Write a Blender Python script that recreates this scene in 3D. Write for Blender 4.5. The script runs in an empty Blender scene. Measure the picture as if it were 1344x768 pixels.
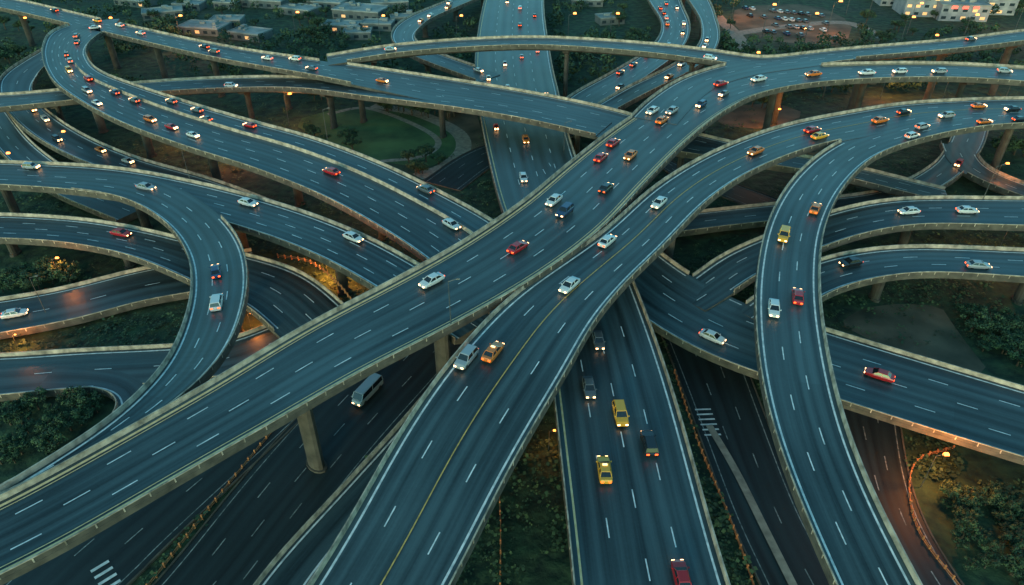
import bpy, math, random
import numpy as np
from mathutils import Vector, Matrix
random.seed(7); rng=np.random.default_rng(7)
scene=bpy.context.scene
COL=scene.collection
# ------------------------------------------------------------- camera
H=88.0; F=930.0; P=math.radians(35)
sP,cP=math.sin(P),math.cos(P)
cam_d=bpy.data.cameras.new("camera"); cam=bpy.data.objects.new("camera",cam_d); COL.objects.link(cam)
cam.location=(0,0,H); cam.rotation_euler=(math.radians(90)-P,0,0)
cam_d.sensor_width=36; cam_d.lens=36*F/1344; cam_d.clip_start=1; cam_d.clip_end=9000
scene.camera=cam
def W(px,py,z=0.0):
    u=(px-672)/F; v=(py-384)/F
    t=(H-z)/(sP+v*cP)
    return (u*t,(cP-v*sP)*t,z)
def proj(p):
    x,y,z=p[0],p[1],p[2]-H
    d=y*cP-z*sP; up=y*sP+z*cP
    return 672+F*x/d, 384-F*up/d
# ------------------------------------------------------------- materials
def newmat(n):
    m=bpy.data.materials.new(n); m.use_nodes=True
    nt=m.node_tree; b=nt.nodes["Principled BSDF"]; return m,nt,b
def N(nt,t,**k):
    n=nt.nodes.new(t)
    for a,v in k.items():
        if a in n.inputs: n.inputs[a].default_value=v
        else: setattr(n,a,v)
    return n
def ramp(nt,fac,c0,c1,p0=0.3,p1=0.7):
    r=nt.nodes.new("ShaderNodeValToRGB"); r.color_ramp.elements[0].position=p0; r.color_ramp.elements[1].position=p1
    r.color_ramp.elements[0].color=(*c0,1); r.color_ramp.elements[1].color=(*c1,1)
    nt.links.new(fac,r.inputs[0]); return r
def noisy(n,c0,c1,scale=1.0,rough=0.8,bump=0.0,detail=5,coord="Object",metal=0):
    m,nt,b=newmat(n)
    tc=nt.nodes.new("ShaderNodeTexCoord"); no=N(nt,"ShaderNodeTexNoise",Scale=scale,Detail=detail)
    nt.links.new(tc.outputs[coord],no.inputs["Vector"])
    r=ramp(nt,no.outputs["Fac"],c0,c1); nt.links.new(r.outputs[0],b.inputs["Base Color"])
    b.inputs["Roughness"].default_value=rough; b.inputs["Metallic"].default_value=metal
    if bump:
        bp=N(nt,"ShaderNodeBump",Strength=bump,Distance=0.3); nt.links.new(no.outputs["Fac"],bp.inputs["Height"]); nt.links.new(bp.outputs[0],b.inputs["Normal"])
    return m
def plain(n,c,rough=0.5,metal=0,em=None,es=0,coat=0):
    m,nt,b=newmat(n); b.inputs["Base Color"].default_value=(*c,1); b.inputs["Roughness"].default_value=rough; b.inputs["Metallic"].default_value=metal
    b.inputs["Coat Weight"].default_value=coat
    if em: b.inputs["Emission Color"].default_value=(*em,1); b.inputs["Emission Strength"].default_value=es
    return m
def asphalt_mat(n,base,rough=0.42):
    m,nt,b=newmat(n); L=nt.links
    uv=N(nt,"ShaderNodeUVMap",uv_map="UVMap"); sep=nt.nodes.new("ShaderNodeSeparateXYZ"); L.new(uv.outputs[0],sep.inputs[0])
    mp=N(nt,"ShaderNodeMapping"); mp.inputs["Scale"].default_value=(2.2,0.03,1); L.new(uv.outputs[0],mp.inputs[0])
    streak=N(nt,"ShaderNodeTexNoise",Scale=1.3,Detail=6,Roughness=0.65); L.new(mp.outputs[0],streak.inputs["Vector"])
    tc=nt.nodes.new("ShaderNodeTexCoord")
    patch=N(nt,"ShaderNodeTexNoise",Scale=0.035,Detail=6); L.new(tc.outputs["Object"],patch.inputs["Vector"])
    fine=N(nt,"ShaderNodeTexNoise",Scale=2.5,Detail=6); L.new(tc.outputs["Object"],fine.inputs["Vector"])
    mu=N(nt,"ShaderNodeMath",operation="MULTIPLY"); L.new(sep.outputs[0],mu.inputs[0]); mu.inputs[1].default_value=4*math.pi
    co=N(nt,"ShaderNodeMath",operation="COSINE"); L.new(mu.outputs[0],co.inputs[0])
    a=N(nt,"ShaderNodeMath",operation="MULTIPLY"); L.new(co.outputs[0],a.inputs[0]); a.inputs[1].default_value=-0.16
    st=N(nt,"ShaderNodeMath",operation="MULTIPLY"); L.new(streak.outputs["Fac"],st.inputs[0]); st.inputs[1].default_value=2.6
    s=N(nt,"ShaderNodeMath",operation="ADD"); L.new(a.outputs[0],s.inputs[0]); L.new(st.outputs[0],s.inputs[1])
    p2=N(nt,"ShaderNodeMath",operation="MULTIPLY_ADD"); L.new(patch.outputs["Fac"],p2.inputs[0]); p2.inputs[1].default_value=1.5; L.new(s.outputs[0],p2.inputs[2])
    p3=N(nt,"ShaderNodeMath",operation="MULTIPLY_ADD"); L.new(fine.outputs["Fac"],p3.inputs[0]); p3.inputs[1].default_value=0.3; L.new(p2.outputs[0],p3.inputs[2])
    sc=N(nt,"ShaderNodeMapRange"); sc.inputs["From Min"].default_value=1.7; sc.inputs["From Max"].default_value=2.7
    L.new(p3.outputs[0],sc.inputs["Value"])
    r=ramp(nt,sc.outputs[0],tuple(c*0.32 for c in base),tuple(c*1.95 for c in base),0.0,1.0)
    mp2=N(nt,"ShaderNodeMapping"); mp2.inputs["Scale"].default_value=(1,0.09,1); L.new(uv.outputs[0],mp2.inputs[0])
    fl=N(nt,"ShaderNodeVectorMath",operation="FLOOR"); L.new(mp2.outputs[0],fl.inputs[0])
    wn=N(nt,"ShaderNodeTexWhiteNoise"); L.new(fl.outputs[0],wn.inputs["Vector"])
    mr=N(nt,"ShaderNodeMapRange"); mr.inputs["To Min"].default_value=0.82; mr.inputs["To Max"].default_value=1.12; L.new(wn.outputs["Value"],mr.inputs["Value"])
    vm=N(nt,"ShaderNodeVectorMath",operation="SCALE"); L.new(r.outputs[0],vm.inputs[0]); L.new(mr.outputs[0],vm.inputs["Scale"])
    L.new(vm.outputs[0],b.inputs["Base Color"])
    rm=N(nt,"ShaderNodeMapRange"); rm.inputs["To Min"].default_value=rough-0.16; rm.inputs["To Max"].default_value=rough+0.2; L.new(streak.outputs["Fac"],rm.inputs["Value"]); L.new(rm.outputs[0],b.inputs["Roughness"])
    return m
M={}
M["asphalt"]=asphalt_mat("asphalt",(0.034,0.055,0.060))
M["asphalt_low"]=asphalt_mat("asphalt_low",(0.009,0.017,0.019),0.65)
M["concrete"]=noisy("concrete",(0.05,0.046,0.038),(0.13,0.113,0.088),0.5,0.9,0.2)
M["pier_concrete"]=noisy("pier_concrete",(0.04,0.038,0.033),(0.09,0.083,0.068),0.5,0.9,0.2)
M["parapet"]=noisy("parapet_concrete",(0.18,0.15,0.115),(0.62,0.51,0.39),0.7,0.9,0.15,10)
M["paint"]=noisy("white_paint",(0.42,0.47,0.47),(0.88,0.88,0.85),1.1,0.6,0,10)
M["paint_y"]=noisy("cream_line_and_light_trail",(0.72,0.42,0.18),(0.95,0.66,0.34),1.1,0.6,0,8)  # cream line paint; on deck A its colour stands for car light trails
M["paint_y2"]=noisy("amber_paint",(0.35,0.22,0.06),(0.75,0.45,0.12),1.4,0.6,0,8)
M["paint_old"]=noisy("worn_white_paint",(0.05,0.07,0.07),(0.38,0.40,0.38),1.6,0.7,0,10)
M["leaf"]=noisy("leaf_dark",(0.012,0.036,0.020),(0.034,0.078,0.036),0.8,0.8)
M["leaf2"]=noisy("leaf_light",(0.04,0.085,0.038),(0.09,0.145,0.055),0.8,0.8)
M["bark"]=noisy("bark",(0.05,0.04,0.03),(0.09,0.07,0.05),3,0.9)
M["steel"]=noisy("galvanised_steel",(0.08,0.09,0.09),(0.16,0.17,0.17),3,0.5,0,3,"Object",0.6)
M["lampglow"]=plain("lamp_glow",(1,0.5,0.2),0.4,0,(1,0.26,0.035),5.5)
M["glass"]=plain("car_glass",(0.012,0.018,0.022),0.08,0,coat=0.5)
M["tyre"]=plain("tyre_rubber",(0.015,0.015,0.015),0.9)
M["head"]=plain("headlight_lens",(1,0.9,0.7),0.3,0,(1,0.48,0.18),8)
M["tail"]=plain("tail_light_lens",(0.5,0.02,0.01),0.3,0,(1,0.09,0.015),5)
M["head_off"]=plain("unlit_headlight_lens",(0.5,0.5,0.5),0.2)
M["tail_off"]=plain("unlit_tail_light_lens",(0.25,0.02,0.01),0.3)
M["fence"]=noisy("orange_lamplit_fence",(0.34,0.12,0.045),(0.6,0.24,0.09),2,0.8)  # orange lamp light on the fences is put into this colour
M["earth"]=noisy("bare_earth",(0.026,0.034,0.022),(0.17,0.135,0.09),0.10,0.95,0.5,12)
M["lawn"]=noisy("lawn",(0.02,0.065,0.026),(0.09,0.18,0.06),0.11,0.95,0.5,12)
M["path"]=noisy("path_gravel",(0.18,0.16,0.13),(0.34,0.30,0.24),0.8,0.95)
M["roof"]=noisy("flat_roof",(0.11,0.15,0.15),(0.36,0.40,0.38),0.15,0.9,0,10)
M["wall"]=noisy("building_wall",(0.08,0.10,0.10),(0.16,0.18,0.17),0.3,0.85)
M["wallwhite"]=noisy("white_building_wall",(0.20,0.23,0.25),(0.38,0.40,0.40),0.3,0.85)
M["win"]=plain("window_glass",(0.03,0.05,0.06),0.15)
M["winlit"]=plain("lit_window",(0.8,0.6,0.3),0.3,0,(1,0.42,0.14),0.8)
M["redsign"]=plain("red_sign",(0.7,0.05,0.03),0.4,0,(1,0.08,0.05),4.0)
paints={"white":(0.66,0.66,0.64),"silver":(0.33,0.35,0.36),"black":(0.012,0.014,0.017),"red":(0.42,0.012,0.015),
 "yellow":(0.80,0.38,0.03),"orange":(0.65,0.17,0.02),"blue":(0.02,0.05,0.12),"grey":(0.10,0.12,0.13)}
PM={k:plain(k+"_car_paint",v,0.3,0.1,coat=0.6) for k,v in paints.items()}
g,nt,b=newmat("ground_grass_and_earth"); L=nt.links
tc=nt.nodes.new("ShaderNodeTexCoord")
n1=N(nt,"ShaderNodeTexNoise",Scale=0.02,Detail=8); n2=N(nt,"ShaderNodeTexNoise",Scale=0.35,Detail=8)
L.new(tc.outputs["Object"],n1.inputs["Vector"]); L.new(tc.outputs["Object"],n2.inputs["Vector"])
r1=ramp(nt,n2.outputs["Fac"],(0.006,0.024,0.015),(0.036,0.078,0.036),0.35,0.65)
r2=ramp(nt,n2.outputs["Fac"],(0.016,0.030,0.022),(0.07,0.068,0.045),0.35,0.7)
mx=N(nt,"ShaderNodeMix",data_type="RGBA"); rr=ramp(nt,n1.outputs["Fac"],(0,0,0),(1,1,1),0.56,0.68)
L.new(rr.outputs[0],mx.inputs[0]); L.new(r1.outputs[0],mx.inputs[6]); L.new(r2.outputs[0],mx.inputs[7]); L.new(mx.outputs[2],b.inputs["Base Color"])
bp=N(nt,"ShaderNodeBump",Strength=0.8,Distance=0.8); L.new(n2.outputs["Fac"],bp.inputs["Height"]); L.new(bp.outputs[0],b.inputs["Normal"])
b.inputs["Roughness"].default_value=0.95
M["ground"]=g
# ------------------------------------------------------------- mesh helpers
def mesh(name,v,f,mats,mi=None,uv=None):
    me=bpy.data.meshes.new(name); me.from_pydata(v,[],f)
    for m in mats: me.materials.append(M[m] if isinstance(m,str) else m)
    if mi: me.polygons.foreach_set("material_index",mi)
    if uv:
        l=me.uv_layers.new(name="UVMap"); flat=[c for face in uv for p in face for c in p]; l.data.foreach_set("uv",flat)
    me.update(); return me
def obj(name,me,parent=None,loc=None,rot=None):
    o=bpy.data.objects.new(name,me); COL.objects.link(o)
    if loc is not None: o.location=loc
    if rot is not None: o.rotation_euler=rot
    if parent is not None: o.parent=parent
    return o
def keep(o,parent):
    o.parent=parent; o.matrix_parent_inverse=Matrix.Translation(-Vector(parent.location))
def tag(o,label,cat=None,group=None,kind=None):
    o["label"]=label
    if cat: o["category"]=cat
    if group: o["group"]=group
    if kind: o["kind"]=kind
def box(v,f,x0,x1,y0,y1,z0,z1):
    b=len(v); v+=[(x0,y0,z0),(x1,y0,z0),(x1,y1,z0),(x0,y1,z0),(x0,y0,z1),(x1,y0,z1),(x1,y1,z1),(x0,y1,z1)]
    f+=[(b,b+3,b+2,b+1),(b+4,b+5,b+6,b+7),(b,b+1,b+5,b+4),(b+1,b+2,b+6,b+5),(b+2,b+3,b+7,b+6),(b+3,b,b+4,b+7)]
def obox(v,f,c,t,n,l0,l1,s0,s1,z0,z1):
    b=len(v)
    for z in (z0,z1):
        for (a,s) in ((l0,s0),(l1,s0),(l1,s1),(l0,s1)):
            v.append((c[0]+t[0]*a+n[0]*s,c[1]+t[1]*a+n[1]*s,c[2]+z))
    f+=[(b,b+3,b+2,b+1),(b+4,b+5,b+6,b+7),(b,b+1,b+5,b+4),(b+1,b+2,b+6,b+5),(b+2,b+3,b+7,b+6),(b+3,b,b+4,b+7)]
# ------------------------------------------------------------- road network
ST=1.5
ROADS={}
def catmull(A,n=24):
    A=np.array(A,float); P0=np.vstack([2*A[0]-A[1],A,2*A[-1]-A[-2]]); out=[]
    for i in range(1,len(P0)-2):
        p0,p1,p2,p3=P0[i-1],P0[i],P0[i+1],P0[i+2]
        for k in range(n):
            t=k/n; out.append(0.5*((2*p1)+(-p0+p2)*t+(2*p0-5*p1+4*p2-p3)*t*t+(-p0+3*p1-3*p2+p3)*t**3))
    out.append(A[-1]); return np.array(out)
def smooth(a,w):
    k=max(1,int(w/ST))
    if k<2 or len(a)<=k+1: return a
    pad=np.concatenate([2*a[0]-a[k:0:-1],a,2*a[-1]-a[-2:-k-2:-1]])
    ker=np.hanning(2*k+3)[1:-1]; ker/=ker.sum()
    return np.convolve(pad,ker,"valid")[:len(a)]
def road(key,lanes,st,ground=False,**kw):
    A=[]
    for (lx,ly,rx,ry,z) in st:
        l=W(lx,ly,z); r=W(rx,ry,z); A.append(((l[0]+r[0])/2,(l[1]+r[1])/2,z,l[0],l[1],r[0],r[1]))
    S=catmull(A)
    d=np.r_[0,np.cumsum(np.hypot(np.diff(S[:,0]),np.diff(S[:,1])))]
    n=int(d[-1]/ST)+1; q=np.linspace(0,d[-1],n)
    S=np.stack([np.interp(q,d,S[:,i]) for i in range(7)],1)
    x,y,z=smooth(S[:,0],9),smooth(S[:,1],9),smooth(S[:,2],14)
    tx,ty=np.gradient(x),np.gradient(y); l=np.hypot(tx,ty); tx/=l; ty/=l
    nx,ny=-ty,tx
    w=np.abs((S[:,3]-S[:,5])*nx+(S[:,4]-S[:,6])*ny)/2
    w=smooth(smooth(w,25),15)
    if "hw" in kw: w=np.clip(w,*kw["hw"])
    idx=len(ROADS)
    ROADS[key]=dict(x=x,y=y,z=z+0.006*idx,tx=tx,ty=ty,nx=nx,ny=ny,w=w,lanes=lanes,ground=ground,key=key,**{k:v for k,v in kw.items() if k!="hw"})
road("A",4,[(-120,712,-30,775,20),(0,655,90,718,20),(150,578,240,625,20),(280,503,370,552,20),(400,430,490,484,20),(520,368,600,428,20),(620,312,700,370,20),(700,255,778,315,20),(757,207,838,252,20),(815,163,892,196,20),(870,130,945,152,20),(930,106,1000,124,20),(1020,90,1070,111,20),(1130,84,1160,105,20),(1240,84,1250,104,20),(1350,90,1350,110,20),(1450,98,1450,120,20)],edge="y",piers=[(383,486),(588,392)],label="wide curving concrete overpass with four lanes and edge lines coloured as warm light trails")
road("B",4,[(320,900,520,905,17),(410,768,588,772,17.5),(458,685,628,700,18),(505,600,670,617,18.5),(548,530,712,545,19),(594,468,746,492,19.5),(655,405,790,415,19.6),(713,364,838,357,19.6),(778,318,885,310,19.6),(848,254,945,252,19.6),(930,203,1000,220,19.5),(1018,169,1075,192,19.2),(1110,148,1150,178,19),(1210,135,1230,160,19),(1344,130,1350,155,19),(1450,132,1450,157,19)],mid=True,label="tall concrete overpass with a yellow centre line")
road("C",3,[(1135,860,1250,850,15),(1098,768,1203,768,16),(1050,665,1150,662,16.5),(1012,560,1108,555,17),(993,460,1085,457,17.5),(992,370,1075,367,18),(1008,290,1083,297,18.5),(1045,230,1110,243,19),(1100,188,1155,203,19),(1180,161,1220,182,19),(1270,147,1290,168,19),(1360,143,1370,164,19),(1450,143,1450,166,19)],label="tall curved loop overpass with three lanes and pale edge lines")
road("D",4,[(765,900,1000,900,12),(755,768,953,768,12),(740,640,918,640,12),(726,520,885,520,12),(716,430,853,430,11.5),(695,350,822,350,10.7),(660,280,785,280,9.8),(640,200,753,200,8.6),(627,130,735,130,7.7),(624,70,722,70,7),(636,0,714,0,7),(655,-60,722,-60,7)],edge="y",label="straight multi lane overpass running beneath higher decks")
road("F",4,[(-60,-12,-70,2,16),(20,0,0,12,16),(150,30,145,46,16),(300,62,285,78,16),(450,84,430,104,15.5),(600,106,580,136,15),(720,127,690,158,14.5),(820,148,790,182,14),(900,172,875,200,12),(1000,196,990,216,10),(1110,216,1100,234,8),(1180,233,1170,252,6),(1250,250,1240,270,4)],label="long straight concrete overpass crossing beneath a curved deck")
road("E",6,[(150,24,150,45,16),(105,28,125,47,16),(70,44,120,56,16),(57,72,112,70,16),(72,108,125,90,16),(118,140,162,106,16),(185,173,225,128,15.5),(270,202,310,155,15),(350,228,395,178,14),(430,262,485,210,13),(500,300,565,248,12),(560,343,642,288,10.8),(620,395,705,335,10.3),(690,450,770,390,10.9)],hw=(6.5,11),median=True,label="broad sweeping concrete overpass curving under taller decks")
road("J",4,[(690,215,745,205,8.7),(718,262,775,250,9.4),(762,330,825,298,9.3),(812,395,875,340,8.4),(868,438,918,368,7.5),(935,472,985,402,6.8),(1030,505,1060,427,6.5),(1150,545,1170,460,6.5),(1344,605,1344,512,6.5),(1460,640,1460,545,6.5)],hw=(5,11),label="four lane overpass branching away beneath the tall loop")
road("H",4,[(-80,212,-80,243,12),(0,214,0,245,12),(130,219,125,256,12),(250,239,235,278,12),(370,270,345,310,12),(470,307,430,344,12),(555,352,500,385,11),(650,410,600,450,10)],label="gently curved concrete overpass with light traffic")
road("I",3,[(60,246,60,224,12.2),(140,258,160,226,12.2),(185,272,225,242,12.4),(222,298,285,280,13),(246,335,318,322,14),(252,375,327,372,15),(245,420,316,425,16),(222,465,292,482,17.5),(180,520,240,526,18.7),(120,572,165,572,19.5),(20,635,50,628,19.8),(-80,695,-70,690,19.9)],label="curved connecting ramp deck with two cars")
road("K",4,[(-80,282,-80,316,7),(0,283,0,316,7),(100,288,90,322,7),(190,303,165,336,7),(262,322,222,355,7),(330,335,275,385,6.5),(390,352,325,405,5.2),(436,390,368,440,3),(475,425,400,475,0.9),(520,465,445,520,0.3)],hw=(4.5,9.5),label="curved lower ramp passing beneath other decks")
road("M",2,[(-80,405,-80,455,1.8),(0,395,0,441,1.8),(90,380,105,420,1.8),(170,355,200,398,1.8),(250,340,290,385,1.8),(310,330,360,370,1.8)],hw=(4,7),label="low viaduct ramp with one white car")
road("N",2,[(-80,470,-80,528,1.6),(0,468,0,524,1.6),(90,462,95,514,1.6),(190,458,210,506,1.6),(290,450,310,495,1.6),(360,425,385,465,1.6)],hw=(4,7),label="low curved ramp with concrete parapets")
road("N2",1,[(60,480,62,512,1.6),(125,482,128,512,1.6),(178,494,158,518,1.6),(198,524,166,530,1.6),(182,562,150,552,1.6),(120,612,90,592,1.5),(20,668,-5,645,1.4)],hw=(2.6,4),label="low ramp curling beside the tall diagonal deck")
road("G",3,[(-80,126,-80,150,9.5),(0,126,0,144,9.5),(100,117,100,134,9.5),(200,108,200,124,10),(300,102,300,119,11.5),(400,102,395,119,13),(500,112,485,130,14.5),(600,122,585,142,15),(700,138,685,158,14.6),(800,160,785,180,14.1)],label="long overpass with tall piers joining another deck")
road("T",3,[(430,74,430,86,15.6),(520,60,520,72,17.5),(620,52,620,64,19),(720,50,720,62,19.5),(850,58,845,71,20),(940,68,930,82,20),(1010,76,1000,91,20),(1100,66,1100,80,20),(1250,53,1250,67,20),(1344,41,1344,56,20),(1450,28,1450,43,20)],label="high slender arching overpass spanning several roads")
road("T2",2,[(832,150,885,168,20),(858,125,905,146,20),(905,100,932,118,20),(965,83,985,100,20),(1035,74,1050,90,20),(1100,68,1110,82,20)],label="narrow merging ramp beside the wide overpass")
road("Q",2,[(650,-25,650,-10,7),(590,0,600,12,8),(535,22,560,32,9),(514,48,543,50,9),(535,72,560,64,8.5),(585,92,600,80,8),(640,112,645,95,7.4)],hw=(4,5.5),label="small curved slip ramp with red tail lights")
road("Q2",3,[(830,-40,885,-40,8),(850,0,893,0,8),(868,32,906,36,8),(855,62,893,68,8),(805,95,845,105,8),(752,124,795,138,7.8),(712,160,755,175,7.6)],label="curving multi lane ramp busy with cars")
road("Q3",2,[(880,-30,905,-30,11),(905,5,930,0,11),(922,35,942,38,11),(915,62,938,68,11),(880,88,905,96,11),(830,112,850,124,11),(790,135,805,148,11)],hw=(3.5,5),label="outer curved slip ramp beside a busier ramp")
road("R",3,[(1460,262,1460,300,10),(1344,262,1344,300,10),(1200,261,1200,299,10),(1110,275,1120,312,10),(1035,300,1060,335,9),(960,330,990,365,8),(915,360,950,395,7.5),(885,380,920,412,7.4)],label="two way overpass passing beneath the tall loop")
road("S",3,[(1460,335,1460,375,9),(1344,330,1344,368,9),(1210,325,1210,361,9),(1120,332,1135,370,9),(1050,350,1080,392,8),(1000,384,1045,418,7),(972,410,1015,434,6.8)],hw=(4.5,6.5),label="curved overpass with pale parapets")
road("P",2,[(90,50,105,60,9),(50,68,75,80,8),(12,92,48,102,6),(0,122,42,124,5),(15,155,65,148,4.5),(60,190,110,178,4.5),(130,222,180,208,4.5),(230,250,290,240,4),(330,290,390,278,3)],hw=(4,6),label="curved ramp carrying cars in both directions")
road("P2",2,[(-50,120,-15,110,2),(-25,165,15,155,2),(5,205,50,195,2),(60,250,110,235,2),(150,290,200,270,2)],hw=(3,5),label="low ramp beside planted verge")
road("V",2,[(1255,160,1300,160,3),(1243,190,1290,195,3),(1215,225,1262,228,3),(1160,250,1190,268,3),(1080,262,1090,285,3),(960,275,950,300,2.5),(870,285,860,312,2.5)],hw=(4,6.5),label="low curved road junction deck")
road("V2",2,[(1235,192,1275,190,3.1),(1248,222,1290,212,3.1),(1290,245,1320,230,3.1),(1360,270,1380,252,3.1),(1440,295,1460,272,3.1)],hw=(3,4.5),label="low slip ramp leaving a curved junction")
road("X",1,[(250,900,335,905,4),(338,768,402,772,4),(438,655,488,668,4),(528,555,572,572,4),(600,470,640,485,4),(668,398,706,410,4)],hw=(2.6,3.6),label="narrow lower ramp with pale parapets beside street road")
road("W1",4,[(80,900,250,900,0.12),(205,768,358,768,0.12),(290,662,440,658,0.12),(368,572,516,564,0.12),(448,490,592,478,0.12),(525,412,662,400,0.12),(600,345,722,335,0.12)],ground=True,label="")
road("W2",3,[(865,430,960,430,0.12),(893,500,985,500,0.12),(925,590,1020,590,0.12),(960,680,1055,680,0.12),(1000,768,1105,768,0.12),(1050,880,1170,880,0.12)],ground=True,label="")
road("W3",3,[(1085,480,1170,480,0.12),(1105,560,1180,560,0.12),(1130,640,1190,640,0.12),(1150,700,1215,700,0.12),(1180,768,1262,768,0.12),(1260,900,1360,900,0.12)],ground=True,label="")
road("W0",3,[(-90,840,110,850,0.12),(20,745,190,745,0.12),(150,650,290,650,0.12),(260,570,380,570,0.12),(350,510,440,510,0.12)],ground=True,hw=(5,8),label="")
road("W4",3,[(780,150,820,175,0.12),(870,205,900,240,0.12),(960,240,980,270,0.12),(1100,290,1110,330,0.12)],ground=True,label="")
road("W5",3,[(560,230,600,260,0.12),(630,190,660,215,0.12),(760,150,790,170,0.12)],ground=True,hw=(4,6),label="")
RL=list(ROADS.values()); KEYS=list(ROADS)
NOMERGE={("A","B"),("B","A"),("I","A"),("A","I")}
def inside(px,py,z,r,margin=0.3,zt=1.2):
    d=(r["x"]-px)**2+(r["y"]-py)**2; k=int(np.argmin(d))
    rx,ry=px-r["x"][k],py-r["y"][k]
    return abs(rx*r["nx"][k]+ry*r["ny"][k])<r["w"][k]-margin and abs(rx*r["tx"][k]+ry*r["ty"][k])<1.6 and abs(z-r["z"][k])<zt
AX=np.concatenate([r["x"] for r in RL]); AY=np.concatenate([r["y"] for r in RL]); AW=np.concatenate([r["w"] for r in RL]); AZ=np.concatenate([r["z"] for r in RL])
def clear(px,py,margin=1.0,zmax=99):
    d=np.hypot(AX-px,AY-py)-AW
    return d[AZ<zmax].min()>margin
def sweep(v,f,r,i0,i1,prof,side,base=None,mi=None,dark=()):
    b=len(v); n=len(prof)
    for i in range(i0,i1+1):
        for (o,h) in prof:
            s=side*(r["w"][i]+o) if base is None else base*r["w"][i]+o
            v.append((r["x"][i]+r["nx"][i]*s,r["y"][i]+r["ny"][i]*s,r["z"][i]+h))
    for i in range(i1-i0):
        for k in range(n-1):
            a=b+i*n+k; q=(a,a+1,a+n+1,a+n); f.append(q if side<0 else q[::-1])
            if mi is not None: mi.append(1 if k in dark else 0)
    f.append(tuple(range(b,b+n))); f.append(tuple(range(b+(i1-i0)*n,b+(i1-i0)*n+n))[::-1])
    if mi is not None: mi+=[0,0]
def pier(r,s,root,wide=1.0):
    px,py=r["x"][s],r["y"][s]; w=r["w"]
    zt=r["z"][s]-1.8; t=(r["tx"][s],r["ty"][s]); nn=(r["nx"][s],r["ny"][s])
    pv=[];pf=[]
    pts=[(0.8*wide*math.cos(k*math.pi/6),1.3*wide*math.sin(k*math.pi/6)) for k in range(12)]
    rings=[(0,1.25),(0.6,1.25),(0.62,1.0),(zt-2.2,1.0),(zt-1.2,1.25)]
    for (zz,sc) in rings:
        for (a,bb) in pts: pv.append((px+t[0]*a*sc+nn[0]*bb*sc,py+t[1]*a*sc+nn[1]*bb*sc,zz))
    for k in range(len(rings)-1):
        for q in range(12): pf.append((k*12+q,k*12+(q+1)%12,(k+1)*12+(q+1)%12,(k+1)*12+q))
    b0=len(pv); cw=w[s]*0.62
    for (zz,hwid,hl2) in ((zt-1.4,1.3*wide,0.9*wide),(zt-0.5,cw,1.0*wide),(zt+0.05,cw,1.0*wide)):
        for (a,bb) in ((-hl2,-hwid),(hl2,-hwid),(hl2,hwid),(-hl2,hwid)): pv.append((px+t[0]*a+nn[0]*bb,py+t[1]*a+nn[1]*bb,zz))
    for k in range(2):
        for q in range(4): pf.append((b0+k*4+q,b0+k*4+(q+1)%4,b0+(k+1)*4+(q+1)%4,b0+(k+1)*4+q))
    pf.append((b0+3,b0+2,b0+1,b0)); pf.append((b0+8,b0+9,b0+10,b0+11))
    keep(obj("pillar",mesh("pillar",pv,pf,["pier_concrete"])),root)
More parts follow.
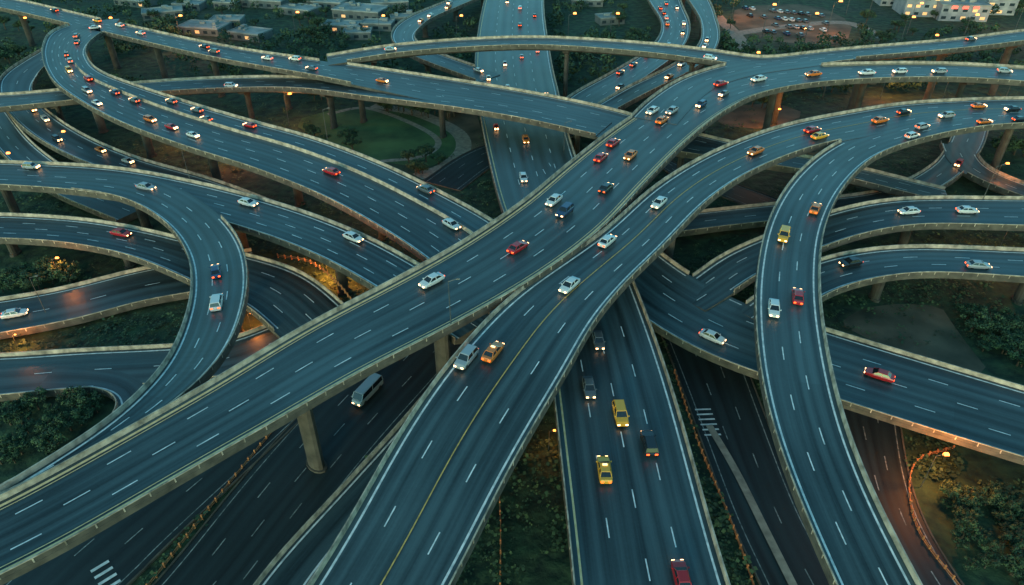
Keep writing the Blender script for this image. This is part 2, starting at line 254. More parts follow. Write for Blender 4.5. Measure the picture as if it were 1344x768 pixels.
for r in RL:
    n=len(r["x"]); key=r["key"]; w=r["w"]; lanes=r["lanes"]
    v=[];f=[];mi=[];uv=[]
    prof=[(-1,0),(1,0),(1,-0.8),(0.62,-1.8),(-0.62,-1.8),(-1,-0.8)] if not r["ground"] else [(-1,0),(1,0),(1,-0.6),(-1,-0.6)]
    m=len(prof)
    for i in range(n):
        for (a,h) in prof:
            s=a*w[i]; h2=h if r["ground"] else max(h,-r["z"][i]-0.05)
            v.append((r["x"][i]+r["nx"][i]*s,r["y"][i]+r["ny"][i]*s,r["z"][i]+h2))
    hl=lanes/2
    for i in range(n-1):
        for k in range(m):
            a=i*m+k; b2=i*m+(k+1)%m
            f.append((a+m,b2+m,b2,a)); mi.append(0 if k==0 else 1)
            if k==0: uv.append([(-hl,(i+1)*ST/3.5),(hl,(i+1)*ST/3.5),(hl,i*ST/3.5),(-hl,i*ST/3.5)])
            else: uv.append([(0,0)]*4)
    f.append(tuple(range(m))); mi.append(1); uv.append([(0,0)]*m)
    f.append(tuple(range((n-1)*m,n*m))[::-1]); mi.append(1); uv.append([(0,0)]*m)
    keepm={}
    for side in (1,-1):
        e=[]
        for i in range(n):
            s=side*w[i]; px,py=r["x"][i]+r["nx"][i]*s,r["y"][i]+r["ny"][i]*s
            e.append((r["z"][i]>0.8 or r["ground"]) and not any(inside(px,py,r["z"][i],q) for q in RL if q is not r and not q["ground"] and (key,q["key"]) not in NOMERGE))
        keepm[side]=e
    def mk(i,lat0,lat1,mat,lat0b,lat1b):
        b=len(v)
        for (j,l0,l1) in ((i,lat0,lat1),(i+1,lat0b,lat1b)):
            for l in (l0,l1): v.append((r["x"][j]+r["nx"][j]*l,r["y"][j]+r["ny"][j]*l,r["z"][j]+0.025))
        f.append((b,b+2,b+3,b+1)); mi.append(mat); uv.append([(0,0)]*4)
    sh=1.0 if w.mean()>5 else 0.8
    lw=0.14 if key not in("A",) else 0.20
    if r["ground"]: lw=0.08
    for i in range(n-1):
        for side in (1,-1):
            if keepm[side][i] and keepm[side][i+1]:
                a,b2=side*(w[i]-sh),side*(w[i+1]-sh)
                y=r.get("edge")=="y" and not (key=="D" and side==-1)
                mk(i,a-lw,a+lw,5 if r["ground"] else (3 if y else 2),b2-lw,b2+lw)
                if key=="A": a-=side*.62; b2-=side*.62; mk(i,a-.07,a+.07,3,b2-.07,b2+.07)  # second solid line on A paints warm light streaks of passing cars
        for k in range(1,lanes):
            la=(-1+2*k/lanes)*(w[i]-sh); lb=(-1+2*k/lanes)*(w[i+1]-sh)
            if r.get("mid") and k==lanes//2:
                mk(i,la-0.085,la+0.085,4,lb-0.085,lb+0.085)
            elif r.get("median") and k==4: pass
            elif (i+k*3)%7 in (0,1): mk(i,la-0.085,la+0.085,5 if r["ground"] else 2,lb-0.085,lb+0.085)
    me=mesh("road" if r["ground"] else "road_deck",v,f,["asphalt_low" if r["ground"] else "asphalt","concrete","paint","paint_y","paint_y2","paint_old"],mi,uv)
    if r["ground"]:
        o=obj("road",me); tag(o,"dark asphalt road at street level with lane markings",kind="structure")
        for side in (1,-1):
            kv=[];kf=[]; sweep(kv,kf,r,0,n-1,[(0.003,-0.3),(0.003,0.13),(0.25,0.13),(0.25,-0.3)],side)
            k=obj("kerb",mesh("kerb",kv,kf,["concrete"])); k.parent=o
        continue
    root=obj("overpass",None,loc=(float(r["x"][n//2]),float(r["y"][n//2]),0))
    tag(root,r["label"],"overpass")
    keep(obj("road_deck",me),root)
    if r.get("median"):
        mv=[];mf=[]; sweep(mv,mf,r,40,n-1,[(-0.34,0.0),(-0.12,0.3),(-0.08,0.8),(0.08,0.8),(0.12,0.3),(0.34,0.0)],1,base=0.333)
        keep(obj("median_barrier",mesh("median_barrier",mv,mf,["parapet"])),root)
    for side in (1,-1):
        e=keepm[side]; i=0
        while i<n-1:
            if not e[i]: i+=1; continue
            j=i
            while j<n-1 and e[j+1]: j+=1
            if j-i>=4:
                pv=[];pf=[];pm=[]
                hi=r["z"][i]>1.2
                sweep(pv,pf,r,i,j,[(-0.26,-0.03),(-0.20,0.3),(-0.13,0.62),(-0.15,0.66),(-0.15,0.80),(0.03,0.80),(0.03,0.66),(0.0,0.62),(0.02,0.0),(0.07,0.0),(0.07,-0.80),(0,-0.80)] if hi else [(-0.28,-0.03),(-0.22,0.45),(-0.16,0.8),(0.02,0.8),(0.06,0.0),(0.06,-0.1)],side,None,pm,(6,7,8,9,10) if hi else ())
                for q in range(i+1,j,2):
                    obox(pv,pf,(r["x"][q],r["y"][q],r["z"][q]),(r["tx"][q],r["ty"][q]),(r["nx"][q]*side,r["ny"][q]*side),-0.08,0.08,w[q]-0.12,w[q]+0.05,0.02,0.76); pm+=[0]*6
                keep(obj("parapet",mesh("parapet",pv,pf,["parapet","concrete"],pm)),root)
            i=j+1
    done=[]
    for (qx,qy) in r.get("piers",[]):
        p=W(qx,qy,float(r["z"][0])); s=int(np.argmin((r["x"]-p[0])**2+(r["y"]-p[1])**2)); pier(r,s,root,1.35); done.append(s)
    s=10 if not done else max(done)+20
    while s<n-4:
        if r["z"][s]>4.5:
            px,py=r["x"][s],r["y"][s]
            ok=True
            dd=np.hypot(AX-px,AY-py)-AW
            if (dd[AZ<r["z"][s]-1.3]<1.6).any(): ok=False
            for q in RL:
                if q is not r and inside(px,py,r["z"][s],q,-0.5,1.4) and KEYS.index(q["key"])<KEYS.index(key): ok=False
            if ok: pier(r,s,root); s+=20; continue
            s+=2; continue
        s+=4
# ------------------------------------------------------------- ground & sheets
gm=mesh("ground",[(-4000,-1500,0),(4000,-1500,0),(4000,6000,0),(-4000,6000,0)],[(0,1,2,3)],["ground"])
o=obj("ground",gm); tag(o,"dark grassy ground with bare patches under the overpasses",kind="structure")
def sheet(name,pts,mat,z,label):
    A=[W(x,y,0)[:2] for x,y in pts]; n=len(A); S=[]
    for i in range(n):
        a,b=A[i],A[(i+1)%n]; S+=[(a[0]*.78+b[0]*.22,a[1]*.78+b[1]*.22),(a[0]*.22+b[0]*.78,a[1]*.22+b[1]*.78)]
    me=mesh(name,[(a,b,z) for a,b in S],[tuple(range(len(S)))],[mat])
    if me.polygons[0].normal.z<0: me.flip_normals()
    o=obj(name,me); tag(o,label,kind="structure"); return o
sheet("bare_earth",[(1100,425),(1130,405),(1180,398),(1235,402),(1250,425),(1272,455),(1300,490),(1240,488),(1190,470),(1140,445)],"earth",0.02,"trampled brown earth beside the loop overpass")
sheet("bare_earth",[(560,120),(620,130),(640,200),(620,240),(590,215),(600,175)],"earth",0.016,"bare brown earth beside the lawn")
sheet("bare_earth",[(950,140),(1020,135),(1060,150),(1010,170),(940,165)],"earth",0.016,"bare brown earth beneath the overpass")
sheet("bare_earth",[(965,8),(1070,5),(1120,30),(1110,60),(1010,55),(960,35)],"earth",0.018,"worn open ground with parked cars")
sheet("lawn",[(380,160),(450,140),(550,150),(605,178),(600,200),(560,222),(490,210),(430,190)],"lawn",0.02,"green lawn enclosed by curved roads")
def strip(name,pts,hw,mat,z,label):
    A=catmull([W(x,y,0)[:2] for x,y in pts],10); t=np.gradient(A,axis=0); t/=np.hypot(t[:,0],t[:,1])[:,None]
    v=[];f=[]
    for p,d in zip(A,t): v+=[(p[0]-d[1]*hw,p[1]+d[0]*hw,z),(p[0]+d[1]*hw,p[1]-d[0]*hw,z)]
    for i in range(len(A)-1): f.append((2*i,2*i+1,2*i+3,2*i+2))
    o=obj(name,mesh(name,v,f,[mat])); tag(o,label,kind="structure"); return A
strip("path",[(490,138),(550,150),(598,172),(608,195),(585,218),(548,232)],2.4,"path",0.03,"pale curved footpath around the lawn")
strip("path",[(430,150),(480,142),(540,162),(575,185),(555,205),(500,212)],1.0,"path",0.034,"pale curved footpath around the lawn")
strip("path",[(930,560),(965,620),(1005,700),(1050,790)],0.6,"path",0.42,"pale raised pavement strip")
strip("path",[(940,20),(975,60),(960,110)],3,"path",0.03,"pale service path")
strip("path",[(960,45),(1030,35),(1110,30),(1160,50)],3,"path",0.026,"pale service path")
def bars(x,y,n,w,l,ang,sp=1.3):
    v=[];f=[]; c=W(x,y,0.36)
    t=(math.cos(ang),math.sin(ang)); nn=(-t[1],t[0])
    for k in range(n):
        cx,cy=c[0]+nn[0]*k*sp,c[1]+nn[1]*k*sp; b=len(v)
        for a,s in ((0,0),(l,0),(l,w),(0,w)): v.append((cx+t[0]*a+nn[0]*s,cy+t[1]*a+nn[1]*s,0.36))
        f.append((b,b+1,b+2,b+3))
    o=obj("crosswalk",mesh("crosswalk",v,f,["paint"])); tag(o,"faded white crosswalk stripes on dark asphalt",kind="structure")
bars(925,572,6,0.35,2.8,math.radians(3),1.2); bars(135,778,4,0.5,2.4,math.radians(45),1.4)
# ------------------------------------------------------------- fences
def fence(pts,z0,label,hgt=0.9):
    A=catmull([W(x,y,z0)[:2] for x,y in pts],16); d=np.r_[0,np.cumsum(np.hypot(*np.diff(A,axis=0).T))]
    n=int(d[-1]/1.6); q=np.linspace(0,d[-1],n+1); X=np.interp(q,d,A[:,0]);Y=np.interp(q,d,A[:,1])
    v=[];f=[]
    for i in range(n+1):
        box(v,f,X[i]-0.11,X[i]+0.11,Y[i]-0.11,Y[i]+0.11,z0-0.1,z0+hgt+0.1)
        if i<n:
            dx,dy=X[i+1]-X[i],Y[i+1]-Y[i]; l=math.hypot(dx,dy); t=(dx/l,dy/l)
            for (a,b2) in ((0.25,0.38),(0.62,0.75)): obox(v,f,(X[i],Y[i],z0),t,(-t[1],t[0]),0.11,l-0.11,-0.04,0.04,a,b2)
    o=obj("roadside_fence",mesh("roadside_fence",v,f,["fence"])); tag(o,label,"fence")
fence([(195,772),(280,664),(358,568)],0.0,"low roadside fence coloured with orange lamp glow beside street level road")
fence([(365,338),(408,346),(442,372),(465,400)],5.2,"low fence coloured with orange lamp glow along the curved ramp")
fence([(655,640),(657,700),(656,800)],0.0,"orange fence on dark grass under decks")
fence([(1250,590),(1205,605),(1192,640),(1205,700),(1260,775)],0.0,"curved orange fence around a planted island")
fence([(885,490),(915,580),(960,690),(990,775)],0.0,"low orange fence beside the straight overpass")
# ------------------------------------------------------------- cars
def loft(v,f,rings):
    b=len(v); n=len(rings[0])
    for r_ in rings: v+=r_
    for k in range(len(rings)-1):
        for q in range(n): f.append((b+k*n+q,b+k*n+(q+1)%n,b+(k+1)*n+(q+1)%n,b+(k+1)*n+q))
    f.append(tuple(range(b,b+n))[::-1]); f.append(tuple(range(b+(len(rings)-1)*n,b+len(rings)*n)))
def ring(x,hw,z0,z1):
    return [(x,-hw*0.9,z0),(x,hw*0.9,z0),(x,hw,z0+0.18),(x,hw,z1-0.16),(x,hw*0.9,z1),(x,-hw*0.9,z1),(x,-hw,z1-0.16),(x,-hw,z0+0.18)]
def frustum(v,f,b0,b1,t0,t1,hb,ht,zb,zt):
    b=len(v)
    v+=[(b0,-hb,zb),(b1,-hb,zb),(b1,hb,zb),(b0,hb,zb),(t0,-ht,zt),(t1,-ht,zt),(t1,ht,zt),(t0,ht,zt)]
    f+=[(b,b+3,b+2,b+1),(b+4,b+5,b+6,b+7),(b,b+1,b+5,b+4),(b+1,b+2,b+6,b+5),(b+2,b+3,b+7,b+6),(b+3,b,b+4,b+7)]
def carparts(kind,big=0.0):
    parts={}
    if kind=="sedan":
        S=[(-2.35,.72,.38,.78),(-2.2,.84,.26,.98),(-1.3,.91,.2,1.0),(0,.92,.2,.97),(1.0,.91,.2,.94),(1.9,.86,.22,.82),(2.3,.72,.32,.66)]
        gh=(-1.85,1.15,-1.15,.35,.82,.64,.93,1.42); wr=.33; wx=1.42
    elif kind=="suv":
        S=[(-2.35,.8,.42,1.0),(-2.25,.92,.3,1.12),(-1.3,.96,.26,1.14),(0,.97,.26,1.12),(1.1,.96,.26,1.1),(2.0,.92,.28,1.0),(2.35,.8,.36,.8)]
        gh=(-2.15,1.2,-1.85,.5,.88,.72,1.08,1.72); wr=.38; wx=1.45
    else:
        S=[(-3.4,.95,.45,1.5),(-3.3,1.05,.35,1.6),(0,1.07,.32,1.6),(2.8,1.05,.32,1.5),(3.3,1.0,.35,1.25),(3.5,.85,.42,.95)]
        gh=(-3.3,3.05,-3.2,2.35,1.03,.93,1.5,2.45); wr=.42; wx=2.2
    v=[];f=[]; loft(v,f,[ring(*s) for s in S])
    b0,b1,t0,t1,hb,ht,zb,zt=gh
    mx_=b1-0.15
    for sy in (-1,1): box(v,f,mx_-0.1,mx_+0.06,*sorted((sy*(hb+0.08),sy*(hb+0.26))),zb+0.02,zb+0.16)
    parts["body"]=(v,f,0)
    v=[];f=[]; frustum(v,f,b0,b1,t0,t1,hb,ht,zb-0.02,zt); parts["window"]=(v,f,1)
    v=[];f=[]; frustum(v,f,t0-.06,t1+.06,t0+.03,t1-.03,ht+.03,ht-.06,zt-.02,zt+.06)
    for sy in (-1,1):
        for (xb,xt) in ((b0,t0),(b1,t1),((b0+b1)/2-.05,(t0+t1)/2)):
            b=len(v); e=.05
            for (x_,y_,z_) in ((xb,sy*hb,zb-.02),(xt,sy*ht,zt)):
                v+=[(x_-e,y_-e,z_),(x_+e,y_-e,z_),(x_+e,y_+e,z_),(x_-e,y_+e,z_)]
            for q in range(4): f.append((b+q,b+(q+1)%4,b+4+(q+1)%4,b+4+q))
    parts["roof"]=(v,f,0)
    def wheel(x,y):
        v=[];f=[]; rings=[]
        for yy,rr in ((-.11,wr*.55),(-.12,wr*.9),(-.08,wr),(.08,wr),(.12,wr*.9),(.11,wr*.55)):
            rings.append([(x+rr*math.cos(a*math.pi/7),y+yy,wr+rr*math.sin(a*math.pi/7)) for a in range(14)])
        loft(v,f,rings); return v,f,2
    hy=S[1][1]-0.08
    parts["wheel"]=[wheel(sx*wx,sy*hy) for sx in(-1,1) for sy in(-1,1)]
    xf=S[-1][0]; xr=S[0][0]; zf=(S[-1][2]+S[-1][3])/2+.06; zr=S[0][3]-.1
    hl=[];tl=[]; sm=big*.4
    for sy in(-1,1):
        v=[];f=[]; y0,y1=sorted((sy*S[-1][1]*(.48-big),sy*S[-1][1]*.98)); box(v,f,xf-.28-big,xf+.03,y0,y1,zf-.09-big*.5,zf+.13+big*.6); hl.append((v,f,3))
        v=[];f=[]; y0,y1=sorted((sy*S[0][1]*(.48-sm),sy*S[0][1]*.99)); box(v,f,xr-.03,xr+.12+sm,y0,y1,zr-.10-sm*.5,zr+.13+sm*.6); tl.append((v,f,4))
    parts["headlight"]=hl; parts["tail_light"]=tl
    return parts
SLOT=[PM["white"],"glass","tyre","head","tail"]
CARS={}
def merged(pr):
    V=[];Fc=[];MI=[]
    for nm,d in pr.items():
        for (v,f,s) in (d if isinstance(d,list) else [d]):
            b=len(V); V+=v; Fc+=[tuple(i+b for i in q) for q in f]; MI+=[s]*len(f)
    return V,Fc,MI
for kd in ("sedan","suv","minibus"):
    pr=carparts(kd); lst=[]
    for nm,d in pr.items():
        for (v,f,s) in (d if isinstance(d,list) else [d]): lst.append((nm,mesh(kd+"_"+nm,v,f,[SLOT[s]]),s))
    CARS[kd]=(lst,mesh(kd,*merged(carparts(kd,0.25))[:2],SLOT,merged(carparts(kd,0.25))[2]),mesh(kd+"_parked",*merged(pr)[:2],[PM["white"],"glass","tyre","head_off","tail_off"],merged(pr)[2]))  # merged far cars get enlarged lens boxes that imitate light glow
tv=[];tf=[]; box(tv,tf,-.12,.12,-.32,.32,1.47,1.62); TAXI=mesh("taxi_sign",tv,tf,[plain("taxi_sign_glow",(1,.8,.4),.4,0,(1,.7,.3),2)])
placed=[]
def put_car(key,px,py,color,kind="sedan",d=1,near=True,taxi=False,world=None,label=None):
    r=ROADS[key]
    if world is None:
        z=float(r["z"].mean())
        for _ in range(4):
            p=W(px,py,z+0.6); k=int(np.argmin((r["x"]-p[0])**2+(r["y"]-p[1])**2)); z=float(r["z"][k])
        lat=(p[0]-r["x"][k])*r["nx"][k]+(p[1]-r["y"][k])*r["ny"][k]; lim=r["w"][k]-2.0
        lat=max(-lim,min(lim,lat))
    else: k,lat=world; z=float(r["z"][k])
    x=r["x"][k]+r["nx"][k]*lat; y=r["y"][k]+r["ny"][k]*lat
    if world is not None and any((x-a)**2+(y-b)**2<56 for a,b,c in placed if abs(c-z)<3): return False
    placed.append((x,y,z))
    yaw=math.atan2(r["ty"][k],r["tx"][k])+(math.pi if d<0 else 0)+random.uniform(-.02,.02)
    lst,whole,_=CARS[kind]
    zz=z+0.03; paint=PM[color]
    nm={"sedan":"car","suv":"car","minibus":"minibus"}[kind]
    word={"sedan":"sedan","suv":"tall boxy car","minibus":"minibus"}[kind]
    if near:
        root=obj(nm,None,loc=(x,y,zz),rot=(0,0,yaw))
        for (n_,me,s) in lst:
            o=obj(n_,me,root)
            if s==0: o.material_slots[0].link='OBJECT'; o.material_slots[0].material=paint
        if taxi: obj("taxi_sign",TAXI,root)
        tag(root,label or f"{color} {'taxi ' if taxi else ''}{word} driving on the concrete overpass","taxi" if taxi else nm,"vehicles driving on the interchange")
    else:
        root=obj(nm,whole,loc=(x,y,zz),rot=(0,0,yaw)); root.scale=(.82,.82,.82)
        root.material_slots[0].link='OBJECT'; root.material_slots[0].material=paint
        tag(root,f"{color} {word} driving in overpass traffic",nm,"vehicles driving on the interchange")
    return True
near=[("A",679,325,"red","sedan",1),("A",728,262,"white","sedan",-1),("A",743,276,"blue","suv",-1),("A",797,245,"black","sedan",1),("A",788,207,"red","sedan",1),("A",827,204,"orange","sedan",-1),("A",805,187,"red","sedan",1),("A",567,368,"white","sedan",-1),
("A",855,146,"white","sedan",-1),("A",882,145,"silver","sedan",-1),("A",868,158,"orange","sedan",1),("A",945,110,"red","sedan",1),("A",998,103,"white","sedan",-1),("A",1065,97,"orange","sedan",-1),("A",1140,95,"white","sedan",-1),
("B",606,473,"silver","suv",-1),("B",750,372,"white","sedan",-1),("B",795,318,"white","sedan",1),("B",865,266,"white","sedan",-1),("B",990,199,"orange","sedan",-1),("B",1064,171,"red","sedan",1),("B",1078,178,"yellow","sedan",1),("B",1153,158,"orange","sedan",1),
("C",1029,308,"yellow","suv",-1),("C",1070,274,"orange","sedan",1),("C",1016,405,"white","sedan",-1),("C",1047,386,"red","sedan",1),
("D",773,508,"grey","sedan",-1),("D",785,445,"grey","sedan",-1),("D",852,583,"black","suv",1),("D",896,763,"red","sedan",1),("D",687,233,"white","sedan",-1),("D",690,183,"orange","sedan",-1),
("J",935,442,"white","sedan",1),("J",1148,490,"red","sedan",-1),("E",590,293,"white","sedan",1),("E",435,225,"red","sedan",-1),("E",557,247,"grey","sedan",-1),
("R",1193,277,"white","sedan",1),("R",1272,276,"white","sedan",-1),("S",1114,345,"black","sedan",1),("S",1283,348,"silver","sedan",-1),
("H",326,266,"white","sedan",1),("H",465,312,"white","sedan",1),("H",190,245,"silver","sedan",1),
("I",283,355,"blue","sedan",-1),("I",284,400,"white","suv",-1),("M",22,411,"white","sedan",1),("K",160,306,"red","sedan",1)]
for c in near: put_car(*c)
put_car("B",650,458,"orange","sedan",1,taxi=True); put_car("D",815,548,"yellow","suv",-1,taxi=True); put_car("D",793,614,"yellow","sedan",1,taxi=True)
put_car("W1",486,512,"silver","minibus",-1,label="pale grey minibus driving on the street level road")
cols=["white"]*8+["silver"]*5+["red"]*2+["orange"]*2+["yellow"]*1+["black"]*4+["grey"]*5+["blue"]*1
def rand_cars(key,n,box_,twoway=False,d=1):
    r=ROADS[key]; c=0
    for _ in range(n*30):
        k=random.randrange(2,len(r["x"])-2); q=random.randrange(r["lanes"])
        sx,sy=proj((r["x"][k],r["y"][k],r["z"][k]))
        if not(box_[0]<=sx<=box_[2] and box_[1]<=sy<=box_[3]): continue
        lat=(-1+(2*q+1)/r["lanes"])*(r["w"][k]-1.25)+random.uniform(-.3,.3)
        dd=d if not twoway else (1 if lat>0 else -1)*d
        if put_car(key,0,0,random.choice(cols),random.choice(["sedan","sedan","suv"]),dd,False,world=(k,lat)): c+=1
        if c>=n: break
rand_cars("E",18,(50,0,300,180),True,-1); rand_cars("F",9,(0,0,500,110),d=-1); rand_cars("F",1,(500,90,800,160)); rand_cars("G",1,(150,90,400,150))
rand_cars("D",14,(600,0,770,170),True,-1); rand_cars("Q",5,(500,0,640,110)); rand_cars("Q2",14,(740,0,920,150),True); rand_cars("Q3",4,(800,0,950,150))
rand_cars("A",3,(840,80,1000,170),True); rand_cars("A",3,(1000,80,1344,170),True); rand_cars("T",3,(500,30,1344,95)); rand_cars("B",8,(1160,125,1344,170),True); rand_cars("C",8,(1180,140,1344,185),d=1)
rand_cars("P",7,(0,60,200,220)); rand_cars("H",1,(0,200,150,260)); rand_cars("V",1,(1150,150,1344,270))
for row in range(4):
    for k in range(12):
        if random.random()<0.5: continue
        p=W(978+k*9+row*6,12+row*10+k*.9,0)
        o=obj("parked_car",CARS["sedan"][2],loc=(p[0],p[1],0.03),rot=(0,0,math.radians(100))); cc=random.choice(["white","silver","grey","black","grey","blue"]); o.material_slots[0].link='OBJECT'; o.material_slots[0].material=PM[cc]
        tag(o,f"{cc} car parked in a row on open ground","car","cars parked in the parking area")
# ------------------------------------------------------------- street lamps
def cyl(v,f,x0,y0,z0,x1,y1,z1,r0,r1,n=8):
    a=Vector((x0,y0,z0)); b=Vector((x1,y1,z1)); d=(b-a).normalized(); u=d.orthogonal().normalized(); w=d.cross(u); R=[]
    for p,r_ in ((a,r0),(b,r1)): R.append([tuple(p+u*r_*math.cos(2*math.pi*k/n)+w*r_*math.sin(2*math.pi*k/n)) for k in range(n)])
    loft(v,f,R)
v=[];f=[]; cyl(v,f,0,0,0,0,0,8.5,.09,.05); POLE=mesh("pole",v,f,["steel"])
v=[];f=[]; cyl(v,f,0,0,8.4,1.3,0,8.9,.05,.04); ARM=mesh("arm",v,f,["steel"])
v=[];f=[]; frustum(v,f,1.2,2.1,1.3,2.0,.3,.2,8.72,9.12); HEADL=mesh("lamp_head",v,f,["lampglow"])
v=[];f=[]; frustum(v,f,1.2,1.8,1.3,1.7,.13,.08,8.85,9.0); HEADO=mesh("lamp_head",v,f,["steel"])
def lamp(px,py,z0=0,lit=True,e=1500,s=1.0,ang=0):
    p=W(px,py,z0); root=obj("street_lamp",None,loc=(p[0],p[1],z0),rot=(0,0,ang)); root.scale=(s,s,s)
    obj("pole",POLE,root); obj("arm",ARM,root); obj("lamp_head",HEADL if lit else HEADO,root)
    tag(root,"lit street lamp glowing orange on a steel pole" if lit else "unlit steel street lamp standing on an overpass","street lamp","street lamps around the interchange")
    if lit and e>0:
        ld=bpy.data.lights.new("lamp_light","POINT"); ld.energy=e; ld.color=(1,0.30,0.05); ld.shadow_soft_size=0.3
        lo=obj("lamp_light",ld,root,loc=(1.65,0,8.4))
for a in [(82,372,0,True,900,.75),(432,368,0,True,9000,.55),(25,458,0,True,1800,.4),(330,432,0,True,2200,.45),(1208,640,0,True,5000,.85),(1303,345,0,True,4000,1),(380,165,0,True,3000,1.2),(1300,250,0,True,1200,.9),
 (1155,130,0,True,8000,1.1),(1085,45,0,True,9000,1.6),(960,25,0,True,9000,1.6),(1235,135,0,True,5000,1.1),(300,215,0,True,3500,.9),(225,190,0,True,3500,.9),(1330,45,0,True,9000,1.6),(1010,175,0,True,6000,.9),(505,262,0,True,4500,.6),(240,60,0,True,8000,1.4),(1320,128,0,True,2500,1.1),(720,590,0,True,500,.5),  # under-deck lamps at far right and left are added for warm pools
 (1000,50,0,True,0,1.6),(1140,20,0,True,0,1.6),(925,20,0,True,0,1.6),(1190,45,0,True,0,1.5),(1260,62,0,True,0,1.5),(1055,60,0,True,0,1.5),(885,120,0,True,0,1.2),(950,145,0,True,0,1.2),(1080,128,0,True,0,1.3),(745,60,0,True,0,1.5),(500,60,0,True,0,1.4),(150,60,0,True,0,1.3),(390,55,0,True,0,1.4),(600,60,0,True,0,1.4),(1300,110,0,True,0,1.3),(1110,20,0,True,0,1.5),(1020,15,0,True,0,1.5),(1210,85,0,True,0,1.3),(980,110,0,True,0,1.3),(40,60,0,True,0,1.3),(800,60,0,True,0,1.5),(940,8,0,True,0,1.6),(975,5,0,True,0,1.6),(1100,5,0,True,0,1.6),(1325,18,0,True,0,1.6),(1180,62,0,True,0,1.4),(320,20,0,True,0,1.5),(90,210,0,True,0,1),(20,240,0,True,0,1)]:
    lamp(*a)
for a in [(592,428,20),(250,238,12),(60,410,2),(1290,262,10),(740,200,8.6),(430,185,14)]:
    lamp(a[0],a[1],a[2],False)
# ------------------------------------------------------------- trees
def make_tree(seed):
    rd=random.Random(seed); v=[];f=[]
    cyl(v,f,0,0,0,0.1,0,2.6,.28,.18)
    for k in range(6):
        a=k*1.05+rd.random(); cyl(v,f,0.08,0,1.9+.25*k,1.9*math.cos(a),1.9*math.sin(a),3.8+.35*k,.12,.04,6)
    tr=mesh("trunk",v,f,["bark"])
    v=[];f=[];mi=[]
    for c in range(22):
        a=rd.random()*6.28; rr=3.0*math.sqrt(rd.random()); cx,cy=rr*math.cos(a),rr*math.sin(a); cz=3.9+rd.uniform(-1.3,2.1)*(1-rr/4)+.3
        cr=rd.uniform(.5,1.2); tone=rd.random()
        for q in range(66):
            d=Vector((rd.gauss(0,1),rd.gauss(0,1),rd.gauss(0,1))).normalized(); p=Vector((cx,cy,cz))+d*cr*rd.uniform(.6,1.15)
            u=Vector((rd.gauss(0,1),rd.gauss(0,1),rd.gauss(0,.6))).normalized(); w=u.cross(d)
            if w.length<.05: continue
            w.normalize(); s=rd.uniform(.16,.30); b=len(v)
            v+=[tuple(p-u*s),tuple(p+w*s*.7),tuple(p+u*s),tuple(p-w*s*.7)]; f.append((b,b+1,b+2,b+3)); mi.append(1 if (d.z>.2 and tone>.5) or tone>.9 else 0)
    return tr,mesh("crown",v,f,["leaf","leaf2"],mi)
TREES=[make_tree(s) for s in range(6)]
def inpoly(x,y,P_):
    c=False; j=len(P_)-1
    for i in range(len(P_)):
        if (P_[i][1]>y)!=(P_[j][1]>y) and x<(P_[j][0]-P_[i][0])*(y-P_[i][1])/(P_[j][1]-P_[i][1])+P_[i][0]: c=not c
        j=i
    return c
regions=[([(90,150),(330,215),(410,265),(250,235),(130,200)],36,1),([(330,130),(600,130),(620,200),(560,235),(470,205),(380,170)],44,.9),([(0,322),(175,338),(100,375),(0,395)],22,.75),([(0,525),(135,525),(130,560),(0,650)],26,.6),
([(1240,385),(1360,380),(1360,500),(1290,470)],30,.75),([(1210,610),(1344,590),(1360,780),(1270,780)],36,.5),([(130,-5),(520,-5),(500,90),(150,40)],26,1),([(730,-5),(850,-5),(830,80),(735,80)],12,1),([(940,-5),(1344,-5),(1344,40),(960,90)],20,1),
([(900,125),(1110,115),(1060,165),(940,190)],22,.9),([(1290,170),(1360,170),(1360,260),(1300,240)],14,.9),([(0,20),(80,50),(30,90),(0,90)],8,1)]
for poly,cnt,ss in regions:
    xs=[p[0] for p in poly]; ys=[p[1] for p in poly]; c=0
    for _ in range(cnt*40):
        x,y=random.uniform(min(xs),max(xs)),random.uniform(min(ys),max(ys))
        if not inpoly(x,y,poly): continue
        p=W(x,y,0); s=random.uniform(.6,1.15)*ss
        if not clear(p[0],p[1],2.9*s): continue
        if 965<x<1120 and 0<y<62: continue
        if 430<x<610 and 155<y<222 and random.random()<.8: continue
        tr,cr=random.choice(TREES)
        root=obj("tree",None,loc=(p[0],p[1],0),rot=(0,0,random.uniform(0,6.28))); root.scale=(s,s,s*random.uniform(.75,1.1))
        obj("trunk",tr,root); obj("crown",cr,root); tag(root,"broad leafy green tree on a grassy verge","tree","trees between the roads")
        c+=1
        if c>=cnt: break
v=[];f=[];mi=[]
BLD=[(270,42,20,12,3),(330,50,16,10,3),(300,33,14,9,3),(475,22,24,14,4),(512,12,18,10,4),(450,40,16,9,3),(497,38,14,8,3),(395,18,18,10,3),(350,8,22,10,3.5),(215,22,18,10,3),(560,-8,18,10,4),(770,6,16,10,3),(800,30,12,8,3),(180,6,20,10,3),(925,-12,20,10,4),(1290,-8,20,12,5),(430,8,20,12,3),(530,30,12,7,3),(250,12,14,8,3),(470,50,12,7,3),(300,10,12,7,3)]
BW=[W(a[0],a[1])[:2]+(a[2]*.62,) for a in BLD]+[W(1235,26)[:2]+(27,),W(1175,10)[:2]+(13,)]
cnt=0
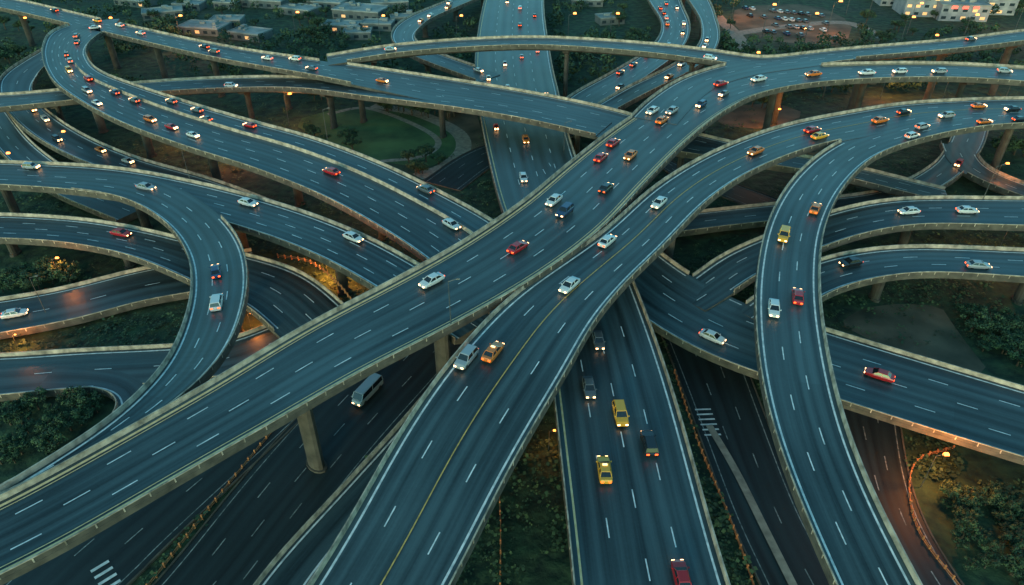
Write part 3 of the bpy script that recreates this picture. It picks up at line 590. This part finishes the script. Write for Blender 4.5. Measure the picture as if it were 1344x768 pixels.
for _ in range(7000):
    x,y=random.uniform(-30,1374),random.uniform(-40,125); p=W(x,y,0)
    if math.sin(p[0]*.045+2)+math.sin(p[1]*.05)+math.sin(p[0]*.09-p[1]*.07)<-1.1: continue
    if 965<x<1125 and -5<y<62: continue
    if any((p[0]-a)**2+(p[1]-b)**2<c*c for a,b,c in BW): continue
    if not clear(p[0],p[1],3.0): continue
    s0=random.uniform(1.4,2.8); hz=s0*1.3; tone=random.random()
    for q in range(60):
        d=Vector((random.gauss(0,1),random.gauss(0,1),random.gauss(0,.9))).normalized(); c_=Vector((p[0],p[1],hz+.6))+d*s0*random.uniform(.6,1.1)
        if c_.z<.1: c_.z=.2
        u=Vector((random.gauss(0,1),random.gauss(0,1),random.gauss(0,.5))).normalized(); w_=u.cross(d)
        if w_.length<.05: continue
        w_.normalize(); s=s0*random.uniform(.16,.26); b=len(v)
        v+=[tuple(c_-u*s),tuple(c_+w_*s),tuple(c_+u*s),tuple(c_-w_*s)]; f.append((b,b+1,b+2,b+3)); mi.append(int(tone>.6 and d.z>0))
    cnt+=1
    if cnt>1150: break
o=obj("woodland",mesh("woodland",v,f,["leaf","leaf2"],mi)); tag(o,"dense dark green woodland around the distant roofs",kind="stuff")
v=[];f=[];mi=[]
for _ in range(26000):
    x,y=random.uniform(-20,1364),random.uniform(60,790); p=W(x,y,0)
    if math.sin(p[0]*.11+1)*math.sin(p[1]*.09)+math.sin(p[0]*.05-p[1]*.06)<-.55: continue
    if 1105<x<1255 and 402<y<480 and random.random()<.85: continue
    if 420<x<620 and 145<y<232 and random.random()<.88: continue
    if 330<x<760 and y>470 and random.random()<.6: continue
    if not clear(p[0],p[1],1.0,4.6): continue
    s0=random.uniform(.35,1.5)*(1 if random.random()<.4 else .6); tone=random.random()
    for q in range(8):
        a=random.random()*6.28; u=Vector((math.cos(a),math.sin(a),random.uniform(-.4,.4))); w_=Vector((-math.sin(a),math.cos(a),random.uniform(-.5,.5))); c_=Vector((p[0]+random.gauss(0,s0*.55),p[1]+random.gauss(0,s0*.55),random.uniform(.1,1.1)*s0)); s=s0*.26; b=len(v)
        v+=[tuple(c_-u*s),tuple(c_-w_*s),tuple(c_+u*s),tuple(c_+w_*s)]; f.append((b,b+1,b+2,b+3)); mi.append(int(tone>.65))
o=obj("undergrowth",mesh("undergrowth",v,f,["leaf","leaf2"],mi)); tag(o,"low scrubby green undergrowth covering the verges",kind="stuff")
# ------------------------------------------------------------- buildings
def building(px,py,w,d,h,ang=0,label="low flat roofed building with grey walls",lit=0.04,wall="wall",sign=0):
    p=W(px,py,0); root=obj("building",None,loc=(p[0],p[1],0),rot=(0,0,ang)); tag(root,label,"building")
    v=[];f=[]; box(v,f,-w/2,w/2,-d/2,d/2,0,h); obj("wall",mesh("wall",v,f,[wall]),root)
    v=[];f=[]; box(v,f,-w/2-.2,w/2+.2,-d/2-.2,d/2+.2,h+.003,h+.3)
    for (a,b_,c,e) in ((-w/2-.2,w/2+.2,-d/2-.2,-d/2+.2),(-w/2-.2,w/2+.2,d/2-.2,d/2+.2),(-w/2-.2,-w/2+.2,-d/2+.2,d/2-.2),(w/2-.2,w/2+.2,-d/2+.2,d/2-.2)): box(v,f,a,b_,c,e,h+.3,h+.6)
    for _ in range(int(w*d/100)+2):
        x_,y_=random.uniform(-w*.38,w*.38),random.uniform(-d*.38,d*.38); box(v,f,x_,x_+random.uniform(1,3),y_,y_+random.uniform(1,2.5),h+.3,h+random.uniform(1.0,1.8))
    obj("roof",mesh("roof",v,f,["roof"]),root)
    nst=max(1,int(h/3.4)); nw=int(w/4); ww=w*.5/nw
    v=[];f=[]; box(v,f,0,ww,-.06,.02,0,1.3); ma=mesh("window",v,f,["win"]); mb=mesh("window",v,f,["winlit"])
    for st in range(nst):
        for k in range(nw): obj("window",mb if random.random()<lit else ma,root,loc=(-w/2+w*(k+.2)/nw,-d/2,.9+st*3.4))
    for k in range(sign):
        v=[];f=[]; box(v,f,-w*.3+k*w*.22,-w*.3+k*w*.22+2.4,-d/2-.25,-d/2-.07,h-1.3,h-.1); obj("sign",mesh("sign",v,f,["redsign"]),root)
an=math.radians(-6)
building(1170,4,16,14,8,an,"white annex block with lit windows",.2,"wallwhite")
building(1205,17,20,16,10.5,an,"tall white hall with red signs and lit windows",.35,"wallwhite",2)
building(1256,24,22,12,7,an,"long white hall with lit windows and flat roof",.3,"wallwhite",3)
building(1300,14,14,18,9,an,"white block with red sign beside larger halls",.3,"wallwhite",2)
for a in BLD:
    if clear(W(a[0],a[1])[0],W(a[0],a[1])[1],a[2]*.55): building(*a,math.radians(random.uniform(-25,25)))
# ------------------------------------------------------------- light
wd=bpy.data.worlds.new("World"); scene.world=wd; wd.use_nodes=True; nt=wd.node_tree
sky=nt.nodes.new("ShaderNodeTexSky"); sky.sky_type='NISHITA'; sky.sun_disc=False; sky.sun_elevation=math.radians(14); sky.sun_rotation=math.radians(200)
mul=nt.nodes.new("ShaderNodeVectorMath"); mul.operation='MULTIPLY'; mul.inputs[1].default_value=(0.47,1.0,0.96)
nt.links.new(sky.outputs[0],mul.inputs[0]); bg=nt.nodes["Background"]; nt.links.new(mul.outputs[0],bg.inputs[0]); bg.inputs[1].default_value=0.265
sd=bpy.data.lights.new("sun","SUN"); sd.energy=1.2; sd.angle=math.radians(14); sd.color=(1,0.60,0.36)
so=obj("sun",sd,rot=(math.radians(80),0,math.radians(-20)))
scene.view_settings.view_transform='Standard'; scene.view_settings.look='None'; scene.view_settings.exposure=0
